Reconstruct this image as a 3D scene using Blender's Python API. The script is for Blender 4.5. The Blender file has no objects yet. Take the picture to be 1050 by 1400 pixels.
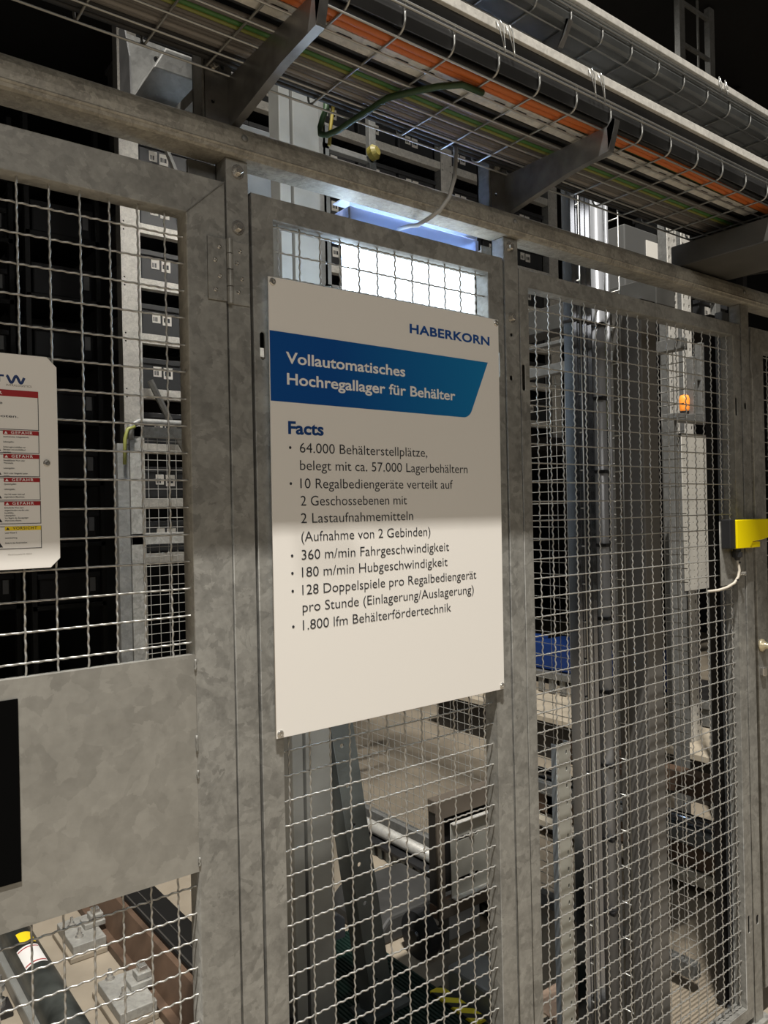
import bpy, bmesh, math, random
from mathutils import Vector, Matrix
random.seed(7)
SC = bpy.context.scene
COL = SC.collection
PI = math.pi

# ------------------------------------------------------------------ camera
CAMP = Vector((-.7055, -1.2524, 1.6486))
YAW, PITCH, ROLL = .6574, .001, -.0211
f = Vector((math.sin(YAW)*math.cos(PITCH), math.cos(YAW)*math.cos(PITCH), math.sin(PITCH)))
r0 = Vector((math.cos(YAW), -math.sin(YAW), 0)); u0 = r0.cross(f)
rv = math.cos(ROLL)*r0 + math.sin(ROLL)*u0
uv = -math.sin(ROLL)*r0 + math.cos(ROLL)*u0
cd = bpy.data.cameras.new('camera'); cam = bpy.data.objects.new('camera', cd); COL.objects.link(cam)
M = Matrix((rv, uv, -f)).transposed().to_4x4(); M.translation = CAMP
cam.matrix_world = M
cd.sensor_fit = 'VERTICAL'; cd.sensor_height = 36; cd.sensor_width = 27
cd.lens = 1067.72/1400*36; cd.clip_start = .02; cd.clip_end = 60
SC.camera = cam
# ------------------------------------------------------------------ look, world, lamps
SC.view_settings.view_transform = 'Standard'; SC.view_settings.look = 'None'
SC.view_settings.gamma = 1; SC.view_settings.exposure = 0; SC.view_settings.use_curve_mapping = False
w = bpy.data.worlds.new('world'); SC.world = w; w.use_nodes = True
w.node_tree.nodes['Background'].inputs[0].default_value = (.5, .55, .6, 1)
w.node_tree.nodes['Background'].inputs[1].default_value = .006

def area(name, loc, target, sx, sy, power, col, spread=PI):
    l = bpy.data.lights.new(name, 'AREA'); l.shape = 'RECTANGLE'; l.size = sx; l.size_y = sy
    l.energy = power; l.color = col; l.spread = spread
    o = bpy.data.objects.new(name, l); COL.objects.link(o); o.location = loc
    o.rotation_euler = (Vector(target)-Vector(loc)).to_track_quat('-Z', 'Y').to_euler()
    return o
WARM = (1, .96, .895)
area('hall_strip_lamp', (-1.9, -3.16, 12), (-1.9, 0, 1.7), 1.6, .1, 2480, WARM)          # main lamp over the aisle: casts the tray's shadow
area('side_fill_lamp', (-1.6, -5.5, 4.6), (.3, 0, 1.7), 4.0, 1.6, 92, WARM)      # unseen, added as ambient fill from the aisle
area('inner_fill_lamp', (2.3, 2.0, 4.9), (2.3, 2.0, 0), 2.4, .3, 16, WARM)         # unseen, added to brighten the lane behind the fence

area('rack_fill_lamp', (1.9, 1.6, 4.5), (1.75, 3.5, 2.6), .6, .2, 7, WARM, 1.3)            # unseen, added under the slab to light the rack face

# ------------------------------------------------------------------ materials
def nmat(name):
    m = bpy.data.materials.new(name); m.use_nodes = True
    nt = m.node_tree; b = nt.nodes['Principled BSDF']
    return m, nt, b
def plain(name, col, rough=.5, metal=0, spec=.5, var=0, scale=12, bump=0):
    m, nt, b = nmat(name)
    b.inputs['Base Color'].default_value = (*col, 1); b.inputs['Roughness'].default_value = rough
    b.inputs['Metallic'].default_value = metal; b.inputs['Specular IOR Level'].default_value = spec
    if var or bump:
        g = nt.nodes.new('ShaderNodeNewGeometry'); n = nt.nodes.new('ShaderNodeTexNoise')
        n.inputs['Scale'].default_value = scale; n.inputs['Detail'].default_value = 6
        nt.links.new(g.outputs['Position'], n.inputs['Vector'])
        if var:
            c = nt.nodes.new('ShaderNodeValToRGB')
            c.color_ramp.elements[0].position = .3; c.color_ramp.elements[1].position = .7
            c.color_ramp.elements[0].color = (*[v*(1-var) for v in col], 1)
            c.color_ramp.elements[1].color = (*[min(1, v*(1+var)) for v in col], 1)
            nt.links.new(n.outputs['Fac'], c.inputs['Fac']); nt.links.new(c.outputs['Color'], b.inputs['Base Color'])
        if bump:
            bp = nt.nodes.new('ShaderNodeBump'); bp.inputs['Strength'].default_value = bump; bp.inputs['Distance'].default_value = .01
            nt.links.new(n.outputs['Fac'], bp.inputs['Height']); nt.links.new(bp.outputs['Normal'], b.inputs['Normal'])
    return m
def galv(name, col, var=.3, rough=.5, metal=.35, flake=55, cloud=9, stretch=1.0):
    """hot-dip galvanised steel: clouded patches, small crystal flakes, fine pitting"""
    m, nt, b = nmat(name); L = nt.links.new
    g = nt.nodes.new('ShaderNodeNewGeometry')
    mp = nt.nodes.new('ShaderNodeMapping'); mp.inputs['Scale'].default_value = (1, 1, stretch)
    L(g.outputs['Position'], mp.inputs['Vector'])
    n1 = nt.nodes.new('ShaderNodeTexNoise'); n1.inputs['Scale'].default_value = cloud; n1.inputs['Detail'].default_value = 8; n1.inputs['Roughness'].default_value = .62; n1.inputs['Distortion'].default_value = .6
    v = nt.nodes.new('ShaderNodeTexVoronoi'); v.inputs['Scale'].default_value = flake; v.inputs['Randomness'].default_value = 1
    n2 = nt.nodes.new('ShaderNodeTexNoise'); n2.inputs['Scale'].default_value = flake*1.6; n2.inputs['Detail'].default_value = 3
    for t in (n1, n2): L(mp.outputs[0], t.inputs['Vector'])
    add = nt.nodes.new('ShaderNodeVectorMath'); add.operation = 'MULTIPLY_ADD'
    L(n1.outputs['Color'], add.inputs[0]); add.inputs[1].default_value = (.12, .12, .12); L(mp.outputs[0], add.inputs[2]); L(add.outputs[0], v.inputs['Vector'])
    sv = nt.nodes.new('ShaderNodeSeparateColor'); L(v.outputs['Color'], sv.inputs[0])
    m1 = nt.nodes.new('ShaderNodeMix'); m1.inputs[0].default_value = .26
    L(n1.outputs['Fac'], m1.inputs[2]); L(sv.outputs[0], m1.inputs[3])
    m2 = nt.nodes.new('ShaderNodeMix'); m2.inputs[0].default_value = .3
    L(m1.outputs[0], m2.inputs[2]); L(n2.outputs['Fac'], m2.inputs[3])
    c = nt.nodes.new('ShaderNodeValToRGB'); e = c.color_ramp.elements
    e[0].position = .32; e[1].position = .7
    e[0].color = (*[x*(1-var) for x in col], 1); e[1].color = (*[min(1, x*(1+var)) for x in col], 1)
    L(m2.outputs[0], c.inputs['Fac']); L(c.outputs['Color'], b.inputs['Base Color'])
    rr = nt.nodes.new('ShaderNodeMapRange'); rr.inputs[3].default_value = rough-.1; rr.inputs[4].default_value = rough+.14
    L(m2.outputs[0], rr.inputs[0]); L(rr.outputs[0], b.inputs['Roughness'])
    b.inputs['Metallic'].default_value = metal
    bp = nt.nodes.new('ShaderNodeBump'); bp.inputs['Strength'].default_value = .12; bp.inputs['Distance'].default_value = .003
    L(n2.outputs['Fac'], bp.inputs['Height']); L(bp.outputs['Normal'], b.inputs['Normal'])
    return m
def emit(name, col, s):
    m, nt, b = nmat(name)
    b.inputs['Base Color'].default_value = (*col, 1); b.inputs['Emission Color'].default_value = (*col, 1); b.inputs['Emission Strength'].default_value = s
    return m
G = galv('galvanised_frame', (.285, .28, .258), .34)
GB = galv('galvanised_beam', (.33, .31, .265), .4, flake=90, cloud=14)
GP = galv('galvanised_sheet', (.315, .305, .275), .2, flake=32, cloud=6)
GL = galv('bright_zinc', (.62, .6, .55), .22, flake=70, cloud=12, metal=.2)
GD = galv('dull_zinc', (.2, .2, .19), .25, flake=60, metal=.4)
WIREM = plain('zinc_wire', (.46, .45, .42), .38, .6)
WIRED = plain('zinc_wire_far', (.36, .35, .32), .45, .4)
TRAYW = plain('zinc_tray_wire', (.42, .42, .4), .3, .75)
ARM = plain('zinc_arm', (.3, .3, .3), .32, .75, var=.25, scale=25)
ALU = plain('bright_aluminium', (.30, .315, .35), .15, 1, var=.15, scale=6)
STEEL = plain('bolt_steel', (.6, .58, .54), .25, .8)
WHITE = plain('sign_white', (.83, .8, .75), .32, spec=.4)
BLACK = plain('matt_black', (.002, .002, .002), .9, spec=.05)
INK = plain('ink', (.02, .022, .028), .5)
NAVY = plain('navy_ink', (.006, .03, .13), .4)
LOGOB = plain('logo_blue', (.012, .075, .3), .4)
RED = plain('warning_red', (.34, .012, .014), .4)
YEL = plain('warning_yellow', (.85, .62, .02), .4)
SWY = plain('switch_yellow', (.9, .72, .0), .35)
RUB = plain('black_rubber', (.014, .014, .015), .55, var=.3)
LIN = plain('dark_liner', (.03, .03, .03), .5, var=.4, scale=7)
GREY = plain('grey_sheet', (.2, .21, .21), .42, .45, var=.3, scale=7)
GRC2 = plain('pale_grey_sheath', (.21, .195, .18), .5)
ORA = plain('orange_cable', (.5, .125, .022), .45)
GRN = plain('green_cable', (.05, .15, .035), .45)
YGR = plain('yellow_green_cable', (.2, .21, .05), .45)
GRC = plain('grey_cable', (.115, .105, .095), .5)
BRN = plain('brown_primer', (.10, .062, .04), .55, var=.35, scale=10)
TAUPE = plain('taupe_paint', (.14, .115, .09), .5, var=.15, scale=9)
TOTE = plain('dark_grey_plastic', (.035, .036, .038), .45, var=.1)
LABEL = plain('paper_label', (.75, .72, .66), .6)
GRST = plain('grey_green_steel', (.125, .137, .132), .42, .4, var=.25, scale=12)
POSTG = plain('grey_upright', (.27, .27, .25), .45, .35, var=.15, scale=8)
DARKP = plain('dark_grey_paint', (.07, .068, .062), .45, var=.2, scale=10)
COLM = plain('grey_painted_column', (.15, .143, .132), .45, .2, var=.12, scale=8)
DKB = plain('black_paint', (.02, .018, .017), .4, var=.4, scale=12)
BLUE = plain('blue_plastic', (.009, .035, .16), .45)
GPIPE = plain('grey_pipe', (.3, .31, .33), .3, .2)
CREAM = plain('cream_brass', (.7, .62, .42), .3, .4)
DGREEN = plain('dark_green_rubber', (.006, .02, .015), .45)
CONC = plain('concrete', (.27, .228, .172), .75, var=.22, scale=3.2, bump=.12)
WALLM = plain('unlit_wall', (.004, .004, .0045), .8, var=.2)  # near-black colour stands in for the unlit hall behind

# ------------------------------------------------------------------ builders
class MB:
    def __init__(s): s.bm = bmesh.new()
    def box(s, x0, x1, y0, y1, z0, z1):
        v = [s.bm.verts.new(p) for p in ((x0,y0,z0),(x1,y0,z0),(x1,y1,z0),(x0,y1,z0),(x0,y0,z1),(x1,y0,z1),(x1,y1,z1),(x0,y1,z1))]
        for q in ((0,3,2,1),(4,5,6,7),(0,1,5,4),(1,2,6,5),(2,3,7,6),(3,0,4,7)): s.bm.faces.new([v[i] for i in q])
        return s
    def prism(s, pts, d):
        """closed polygon of 3D points swept by vector d"""
        d = Vector(d); a = [s.bm.verts.new(p) for p in pts]; b = [s.bm.verts.new(Vector(p)+d) for p in pts]
        n = len(pts)
        s.bm.faces.new(a); s.bm.faces.new(b[::-1])
        for i in range(n): s.bm.faces.new((a[i], b[i], b[(i+1)%n], a[(i+1)%n]))
        return s
    def tube(s, pts, r, seg=8, cap=True):
        pts = [Vector(p) for p in pts]; n = len(pts)
        t0 = (pts[1]-pts[0]).normalized()
        ref = Vector((0,0,1)) if abs(t0.z) < .9 else Vector((0,1,0))
        u = t0.cross(ref).normalized(); prev = None
        for i, p in enumerate(pts):
            t = (pts[min(i+1,n-1)]-pts[max(i-1,0)]).normalized()
            u = (u - t*u.dot(t)).normalized(); v = t.cross(u)
            ring = [s.bm.verts.new(p + (u*math.cos(2*PI*k/seg)+v*math.sin(2*PI*k/seg))*r) for k in range(seg)]
            if prev:
                for k in range(seg): s.bm.faces.new((prev[k], prev[(k+1)%seg], ring[(k+1)%seg], ring[k]))
            elif cap: s.bm.faces.new(ring[::-1])
            prev = ring
        if cap: s.bm.faces.new(prev)
        return s
    def cyl(s, a, b, r, seg=16): return s.tube([a, b], r, seg)
    def lathe(s, c, axis, prof, seg=18):
        """prof = [(dist along axis, radius)]"""
        c = Vector(c); axis = Vector(axis).normalized()
        u = axis.orthogonal().normalized(); v = axis.cross(u); prev = None
        for h, r in prof:
            ring = [s.bm.verts.new(c+axis*h+(u*math.cos(2*PI*k/seg)+v*math.sin(2*PI*k/seg))*max(r, 1e-5)) for k in range(seg)]
            if prev:
                for k in range(seg): s.bm.faces.new((prev[k], prev[(k+1)%seg], ring[(k+1)%seg], ring[k]))
            else: s.bm.faces.new(ring[::-1])
            prev = ring
        s.bm.faces.new(prev)
        return s
    def build(s, name, mat, parent=None, bevel=0, smooth=False, seg=2):
        bmesh.ops.recalc_face_normals(s.bm, faces=s.bm.faces)
        me = bpy.data.meshes.new(name); s.bm.to_mesh(me); s.bm.free()
        return finish(me, name, mat, parent, bevel, smooth, seg)
def wloc(o):
    p = Vector(o.location)
    while o.parent: o = o.parent; p += Vector(o.location)
    return p
def finish(me, name, mat, parent=None, bevel=0, smooth=False, seg=2):
    if parent is not None: me.transform(Matrix.Translation(-wloc(parent)))
    me.materials.clear(); me.materials.append(mat)
    o = bpy.data.objects.new(name, me); COL.objects.link(o)
    if parent is not None: o.parent = parent
    if smooth:
        for p in me.polygons: p.use_smooth = True
    if bevel:
        b = o.modifiers.new('bevel', 'BEVEL'); b.width = bevel; b.segments = seg; b.limit_method = 'ANGLE'; b.angle_limit = .6
    return o
def thing(name, label, cat, loc=(0,0,0), group=None):
    o = bpy.data.objects.new(name, None); COL.objects.link(o); o.location = loc; o.empty_display_size = .05
    o['label'] = label; o['category'] = cat
    if group: o['group'] = group
    return o
def tag(o, label, cat, group=None, kind=None):
    """gives a one-mesh thing its own base point and its properties"""
    me = o.data; n = len(me.vertices)
    if n:
        xs = [v.co for v in me.vertices]
        c = Vector(((min(p.x for p in xs)+max(p.x for p in xs))/2, (min(p.y for p in xs)+max(p.y for p in xs))/2, min(p.z for p in xs)))
        me.transform(Matrix.Translation(-c)); o.location = c
    o['label'] = label; o['category'] = cat
    if group: o['group'] = group
    if kind: o['kind'] = kind
    return o
def struct(o): o['kind'] = 'structure'; return o
def copy_tree(o, parent=None):
    c = o.copy(); COL.objects.link(c); c.parent = parent
    for ch in [x for x in o.children]: copy_tree(ch, c)
    return c
def slot(cx, cz, w, h, n=6):
    """rounded slot outline, tall or wide"""
    r = min(w, h)/2; pts = []
    for cx2, cz2, a0 in ((w/2-r, h/2-r, 0), (-w/2+r, h/2-r, PI/2), (-w/2+r, -h/2+r, PI), (w/2-r, -h/2+r, 1.5*PI)):
        for k in range(n+1): a = a0+PI/2*k/n; pts.append((cx+cx2+r*math.cos(a), cz+cz2+r*math.sin(a)))
    return pts
def rect(x0, x1, z0, z1): return [(x0,z0),(x1,z0),(x1,z1),(x0,z1)]
def plate(name, loops, thick, mat, parent, basis, bevel=0.0):
    """flat sheet with holes. loops: first the outline, then holes, in (a,b); basis = origin, a-axis, b-axis; grows by thick along a x b reversed"""
    cu = bpy.data.curves.new(name, 'CURVE'); cu.dimensions = '2D'; cu.fill_mode = 'BOTH'
    for lp in loops:
        sp = cu.splines.new('POLY'); sp.points.add(len(lp)-1); sp.use_cyclic_u = True
        for p, q in zip(sp.points, lp): p.co = (q[0], q[1], 0, 1)
    cu.extrude = max(thick/2-bevel, 1e-5); cu.bevel_depth = bevel; cu.bevel_resolution = 1; cu.offset = -bevel
    o = bpy.data.objects.new(name, cu); COL.objects.link(o)
    dg = bpy.context.evaluated_depsgraph_get(); me = bpy.data.meshes.new_from_object(o.evaluated_get(dg))
    bpy.data.objects.remove(o); bpy.data.curves.remove(cu)
    org, a, b = (Vector(v) for v in basis); n = a.cross(b)
    T = Matrix((a, b, n)).transposed().to_4x4(); T.translation = org - n*thick/2
    me.transform(T); me.name = name
    return finish(me, name, mat, parent)
def front(y): return ((0, y, 0), (1, 0, 0), (0, 0, 1))     # normal points at -y, so the sheet grows to +y
def text(name, s, x0, z0, width, cap, y, mat, parent, bold=0.0, right=False, spacing=1.0):
    cu = bpy.data.curves.new(name, 'FONT'); cu.body = s; cu.size = 1; cu.offset = bold; cu.space_character = spacing; cu.resolution_u = 4
    o = bpy.data.objects.new(name, cu); COL.objects.link(o)
    dg = bpy.context.evaluated_depsgraph_get(); me = bpy.data.meshes.new_from_object(o.evaluated_get(dg))
    bpy.data.objects.remove(o); bpy.data.curves.remove(cu)
    xs = [v.co.x for v in me.vertices]; a, b = min(xs), max(xs)
    k = width/(b-a) if width else cap/.729*.86
    if right: x0 -= width if width else k*(b-a)
    for v in me.vertices: v.co = Vector((x0+(v.co.x-a)*k, y, z0+v.co.y*cap/.729))
    me.name = name
    return finish(me, name, mat, parent)
def sheet(name, pts, y, mat, parent, t=.0004):
    return MB().prism([(p[0], y, p[1]) for p in pts], (0, t, 0)).build(name, mat, parent)
def wave(n0, n1, p0, pitch, per=2.5, step=10):
    """parameter positions and offsets of one crimped wire between n0 and n1 (phase zero at p0)"""
    k = max(2, int((n1-n0)/pitch*step)); out = []
    for i in range(k+1):
        t = n0+(n1-n0)*i/k; out.append((t, math.cos(2*PI*per*(t-p0)/pitch)))
    return out
def wire_mesh(name, x0, x1, z0, z1, xp, zp, y, parent, mat=None, r=.0018, amp=.0019, seg=5, step=10, pitch=.0467, axis='x'):
    """woven crimped wire; xp, zp = position of one wire each way"""
    m = MB()
    def P(a, off, z): return (a, y+off, z) if axis == 'x' else (y+off, a, z)
    i0 = math.ceil((x0-xp)/pitch); i1 = math.floor((x1-xp)/pitch)
    for i in range(i0, i1+1):
        s = 1 if i % 2 else -1
        m.tube([P(xp+i*pitch, s*amp*o, t) for t, o in wave(z0, z1, zp, pitch, step=step)], r, seg, False)
    j0 = math.ceil((z0-zp)/pitch); j1 = math.floor((z1-zp)/pitch)
    for j in range(j0, j1+1):
        s = -1 if j % 2 else 1
        m.tube([P(t, s*amp*o, zp+j*pitch) for t, o in wave(x0, x1, xp, pitch, step=step)], r, seg, False)
    return m.build(name, mat or WIREM, parent, smooth=True)
def screw(parent, x, y, z, r=.007, name='screw', mat=None):
    m = MB().lathe((x, y, z), (0,-1,0), [(0, r), (.0015, r), (.003, r*.75), (.0032, r*.4), (.0018, r*.38), (.0018, 0)], 16)
    return m.build(name, mat or STEEL, parent)
def hexbolt(parent, x, y, z, r=.0125, name='bolt'):
    w = MB().lathe((x, y, z), (0,-1,0), [(0, r), (.0025, r), (.0025, r*.3), (.001, 0)], 20).build(name, STEEL, parent)
    m = MB().lathe((x, y-.0024, z), (0,-1,0), [(0, r*.6), (.007, r*.6), (.0085, r*.5), (.0085, 0)], 6)
    m.build('bolt_head', STEEL, w); return w

# ================================================================== the setting
fl = struct(MB().box(-6, 9, -7, 8, -.12, 0).build('floor', CONC))
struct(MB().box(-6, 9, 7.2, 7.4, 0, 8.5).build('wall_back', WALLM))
struct(MB().box(-6, 9, .95, 7.2, 5.0, 5.15).build('shade_slab', WALLM))      # slab added to keep the main lamp's light off the racks
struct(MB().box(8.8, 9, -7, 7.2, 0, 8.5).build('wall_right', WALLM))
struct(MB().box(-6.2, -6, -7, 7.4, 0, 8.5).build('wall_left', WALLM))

# ================================================================== fence: posts and top rail
def fence_post(x0, x1, label, bolts, holes):
    t = thing('fence_post', label, 'post', ((x0+x1)/2, .025, 0), 'fence posts')
    lp = [rect(x0, x1, .012, 2.284)] + [slot(x, z, w, h) for x, z, w, h in holes]
    plate('post_front', lp, .003, G, t, front(.004), .0008)
    MB().box(x0, x0+.003, .0068, .045, .012, 2.284).box(x1-.003, x1, .0068, .045, .012, 2.284).box(x0, x1, .042, .045, .012, 2.284).build('post_body', G, t)
    MB().box(x0-.03, x1+.03, -.01, .07, .0, .012).build('foot_plate', G, t, .002)
    for x, z in bolts: hexbolt(t, x, .004, z)
    return t
fence_post(-.0730, -.0300, 'galvanised fence post between the left door and the sign panel', [(-.0505, 2.263), (-.052, 2.163)], [])
p2 = fence_post(.6325, .6780, 'galvanised fence post right of the large white sign', [(.650, 2.262), (.652, 2.098)], [(.652, 2.058, .008, .008), (.648, 1.957, .009, .012)])
fence_post(1.7040, 1.7520, 'galvanised fence post behind the yellow switch', [], [(1.722, 1.963, .013, .022), (1.728, .332, .013, .03)])
MB().box(-.125, -.03, .047, .055, 2.13, 2.284).build('back_plate', GD, [o for o in COL.objects if o.name == 'fence_post'][0], .001)

bt = thing('top_rail', 'galvanised rail running over the whole fence front', 'rail', (0, .017, 2.285))
prof = [(-.006,2.285),(-.011,2.288),(-.013,2.294),(-.013,2.312),(-.0105,2.326),(-.004,2.338),(.006,2.345),(.02,2.347),(.045,2.347),(.045,2.285)]
MB().prism([(-1.6, y, z) for y, z in prof], (5.2, 0, 0)).build('rail_body', GB, bt)
MB().prism([(-1.6, -.0135, 2.2935), (-1.6, -.0155, 2.2965), (-1.6, -.0135, 2.2995)], (5.2, 0, 0)).build('lower_bead', GB, bt)
for x in (-.043, .655, 1.70, -.9):
    MB().lathe((x, -.0105, 2.318), (0,-1,.25), [(0, .007), (.003, .0065), (.0045, .004), (.005, 0)], 14).build('rivet', GD, bt, smooth=True)

# ================================================================== left door
ld = thing('mesh_door', 'galvanised swing door with wire mesh and solid sheet, left of the sign', 'door', (-.55, .02, .1))
ox0, ox1, oz0, oz1 = -1.02, -.0755, .1, 2.2395
ix0, ix1 = -.95, -.1487
plate('door_frame', [rect(ox0, ox1, oz0, oz1), rect(ix0, ix1, .17, 2.1712)], .04, G, ld, front(.005), .0015)
plate('kick_sheet', [rect(ix0-.002, ix1+.002, 1.0417, 1.4130)], .002, GP, ld, front(.0062))
MB().box(-.0002+ix0, ix1, .008, .03, 1.4085, 1.4118).build('sheet_fold', GP, ld)
wire_mesh('upper_mesh', ix0, ix1+.004, 1.41, 2.1735, -.3680, 1.8985, .022, ld)
wire_mesh('lower_mesh', ix0, ix1+.004, .168, 1.044, -.3680, 1.8985, .022, ld)
MB().tube([(-.1487, .0045, 2.1712), (-.0765, .0045, 2.2388)], .0013, 6).build('weld_seam', GD, ld)
for z0, z1 in ((1.385, 1.405), (1.245, 1.275), (1.20, 1.215), (1.05, 1.066)):
    MB().tube([(-.1487+random.uniform(-.001, .001), .0045, z0+(z1-z0)*k/5) for k in range(6)], .002, 6).build('weld_bead', G, ld, smooth=True)
MB().box(-.63, -.4310, .0035, .006, 1.112, 1.3835).build('black_plate', BLACK, ld, .0005)
# hinge between door and post
hg = thing('hinge', 'steel butt hinge joining the left door to its post', 'hinge', (-.0725, 0, 2.025))
plate('door_leaf', [rect(-.112, -.0765, 2.027, 2.137)] + [slot(x, z, .005, .005) for x, z in ((-.090, 2.121), (-.0985, 2.097), (-.090, 2.070), (-.0985, 2.045))], .003, G, hg, front(.0008), .0006)
plate('post_leaf', [rect(-.0685, -.0325, 2.024, 2.136)] + [slot(x, z, .005, .005) for x, z in ((-.0505, 2.120), (-.0565, 2.098), (-.0475, 2.071), (-.0545, 2.047))], .003, G, hg, front(.0008), .0006)
for z0, z1 in ((2.1115, 2.137), (2.083, 2.110), (2.0535, 2.0815), (2.023, 2.052)):
    MB().cyl((-.0725, -.0035, z0), (-.0725, -.0035, z1), .0056, 14).build('knuckle', G, hg, smooth=False)
for x, z in ((-.090, 2.121), (-.0985, 2.097), (-.090, 2.070), (-.0985, 2.045), (-.0505, 2.120), (-.0565, 2.098), (-.0475, 2.071), (-.0545, 2.047)):
    screw(hg, x, .0018, z, .0042)

# ================================================================== sign panel and right panel
def mesh_panel(label, x0, x1, z1, xi0, xi1, zi1, slots, xp, zp, z0=.035, zi0=.075):
    t = thing('fence_section', label, 'fence section', ((x0+x1)/2, .025, z0), 'wire mesh fence panels')
    lp = [rect(x0, x1, z0, z1), rect(xi0, xi1, zi0, zi1)] + [slot(*s) for s in slots]
    plate('panel_frame', lp, .003, G, t, front(.005), .0012)
    m = MB()
    for a, b in ((x0, x0+.003), (xi0-.003, xi0), (xi1, xi1+.003), (x1-.003, x1)): m.box(a, b, .0078, .043, z0, z1) if a in (x0, x1-.003) else m.box(a, b, .0078, .043, zi0-.003, zi1+.003)
    m.box(x0, x1, .0078, .043, z1-.003, z1).box(x0, x1, .0078, .043, z0, z0+.003)
    m.box(xi0, xi1, .0078, .043, zi1, zi1+.003).box(xi0, xi1, .0078, .043, zi0-.003, zi0)
    m.build('frame_walls', G, t)
    if x0 > .65: plate('frame_back', [rect(x0, x1, z0, z1), rect(xi0, xi1, zi0, zi1)], .003, G, t, front(.0425))
    wire_mesh('wire_mesh', xi0-.002, xi1+.002, zi0-.002, zi1+.002, xp, zp, .022, t)
    return t
mesh_panel('galvanised wire mesh panel that carries the large white sign', -.0235, .6275, 2.2335, .0209, .5795, 2.1927,
           [(-.006, 1.9575, .010, .05), (.605, 1.985, .014, .062)], .0405, 1.2065)
mesh_panel('tall galvanised wire mesh panel right of the sign', .6820, 1.6985, 2.2190, .7135, 1.6557, 2.1795,
           [(.692, 1.962, .010, .062), (1.6675, 1.958, .010, .057), (1.677, .333, .010, .055)], .7576, 1.5747)

# ================================================================== next door at the right edge
nd = thing('mesh_door', 'galvanised door frame with brass lever at the right edge', 'door', (2.2, .02, .1))
plate('door_frame', [[(1.7660, .1), (2.7, .1), (2.7, 2.2195), (1.7590, 2.2195), (1.7590, 2.085), (1.7660, 2.065)], rect(1.838, 2.63, .17, 2.15)], .04, G, nd, front(.002), .0015)
wire_mesh('wire_mesh', 1.836, 2.632, .168, 2.152, 1.85, 1.5747, .02, nd, step=6)
MB().lathe((1.785, .002, 1.197), (0,-1,0), [(0, .02), (.006, .02), (.009, .015), (.02, .009), (.04, .009), (.04, 0)], 18).build('handle_rose', CREAM, nd, smooth=True)
MB().tube([(1.785, -.036, 1.197), (1.80, -.042, 1.197), (1.86, -.042, 1.195), (1.91, -.04, 1.193)], .009, 12).build('lever', CREAM, nd, smooth=True)
MB().box(1.772, 1.796, -.012, .002, 1.10, 1.128).build('lock_cylinder', STEEL, nd, .003)

# ================================================================== yellow safety switch
sw = thing('safety_switch', 'yellow safety switch on the post by the right door', 'switch', (1.64, -.02, 1.40))
plate('mount_plate', [rect(1.566, 1.694, 1.405, 1.60)] + [slot(1.615, 1.455, .004, .004), slot(1.615, 1.436, .004, .004)], .003, G, sw, front(-.001), .0006)
MB().box(1.572, 1.604, -.030, -.001, 1.518, 1.606).build('switch_back', RUB, sw, .002)
MB().prism([(1.604,-.034,1.517),(1.68,-.034,1.517),(1.70,-.034,1.535),(1.765,-.034,1.54),(1.80,-.034,1.545),(1.80,-.034,1.604),(1.604,-.034,1.604)], (0,.032,0)).build('switch_body', SWY, sw, .002)
MB().box(1.682, 1.752, -.030, -.004, 1.516, 1.534).build('switch_head', SWY, sw, .002)
MB().box(1.80, 1.84, -.03, -.004, 1.55, 1.60).build('actuator', RED, sw, .002)
MB().lathe((1.632, -.018, 1.517), (0,0,-1), [(0, .012), (.01, .012), (.011, .0155), (.026, .0155), (.03, .009), (.036, .007), (.036, 0)], 12).build('cable_gland', RUB, sw)
MB().tube([(1.632,-.018,1.482),(1.634,-.02,1.468),(1.636,-.022,1.45),(1.628,-.022,1.43),(1.612,-.018,1.412),(1.588,-.008,1.400),(1.562,.004,1.393),(1.535,.03,1.388)], .0042, 8).build('switch_cable', plain('pale_cable', (.55, .5, .42), .5), sw, smooth=True)
for z in (1.476, 1.424): MB().lathe((1.636 if z > 1.45 else 1.622, -.02, z), (.1,0,-1), [(0,.006),(.005,.006),(.005,0)], 10).build('cable_tie', RUB, sw)
MB().lathe((1.672, -.003, 1.437), (.2,-1,0), [(0,.009),(.004,.009),(.005,.006),(.02,.006),(.021,0)], 14).build('bolt', STEEL, sw)

sw.location.x -= .022
# ================================================================== the large white sign
sg = thing('info_sign', 'large white information board with blue band, screwed to the middle mesh panel', 'sign', (0, .003, 1.2413))
plate('board', [rect(0, .594, 1.2413, 2.0823)], .003, WHITE, sg, front(0), .0005)
bm_, nt_, b_ = nmat('band_blue')
tc = nt_.nodes.new('ShaderNodeTexCoord'); sx = nt_.nodes.new('ShaderNodeSeparateXYZ'); cr = nt_.nodes.new('ShaderNodeValToRGB')
nt_.links.new(tc.outputs['Generated'], sx.inputs[0]); nt_.links.new(sx.outputs[0], cr.inputs[0]); nt_.links.new(cr.outputs[0], b_.inputs['Base Color'])
cr.color_ramp.elements[0].color = (.006, .075, .30, 1); cr.color_ramp.elements[1].color = (.012, .20, .46, 1); cr.color_ramp.elements[0].position = .25
b_.inputs['Roughness'].default_value = .32
band = [(.0008, 1.9842), (.0008, 1.8565)]
for k in range(9):
    a = -PI/2 + k/8*1.13; band.append((.480+.028*math.cos(a), 1.882+.028*math.sin(a)))
band.append((.5575, 1.9812))
sheet('blue_band', band, -.0006, bm_, sg, .0006)
PT = plain('print_white', (.85, .83, .8), .35)
text('logo', 'HABERKORN', .3310, 2.0205, .2330, .0192, -.0005, LOGOB, sg, .028, spacing=1.05)
text('title_text', 'Vollautomatisches', .0335, 1.9281, .2830, .0215, -.0011, PT, sg, .02)
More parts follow.
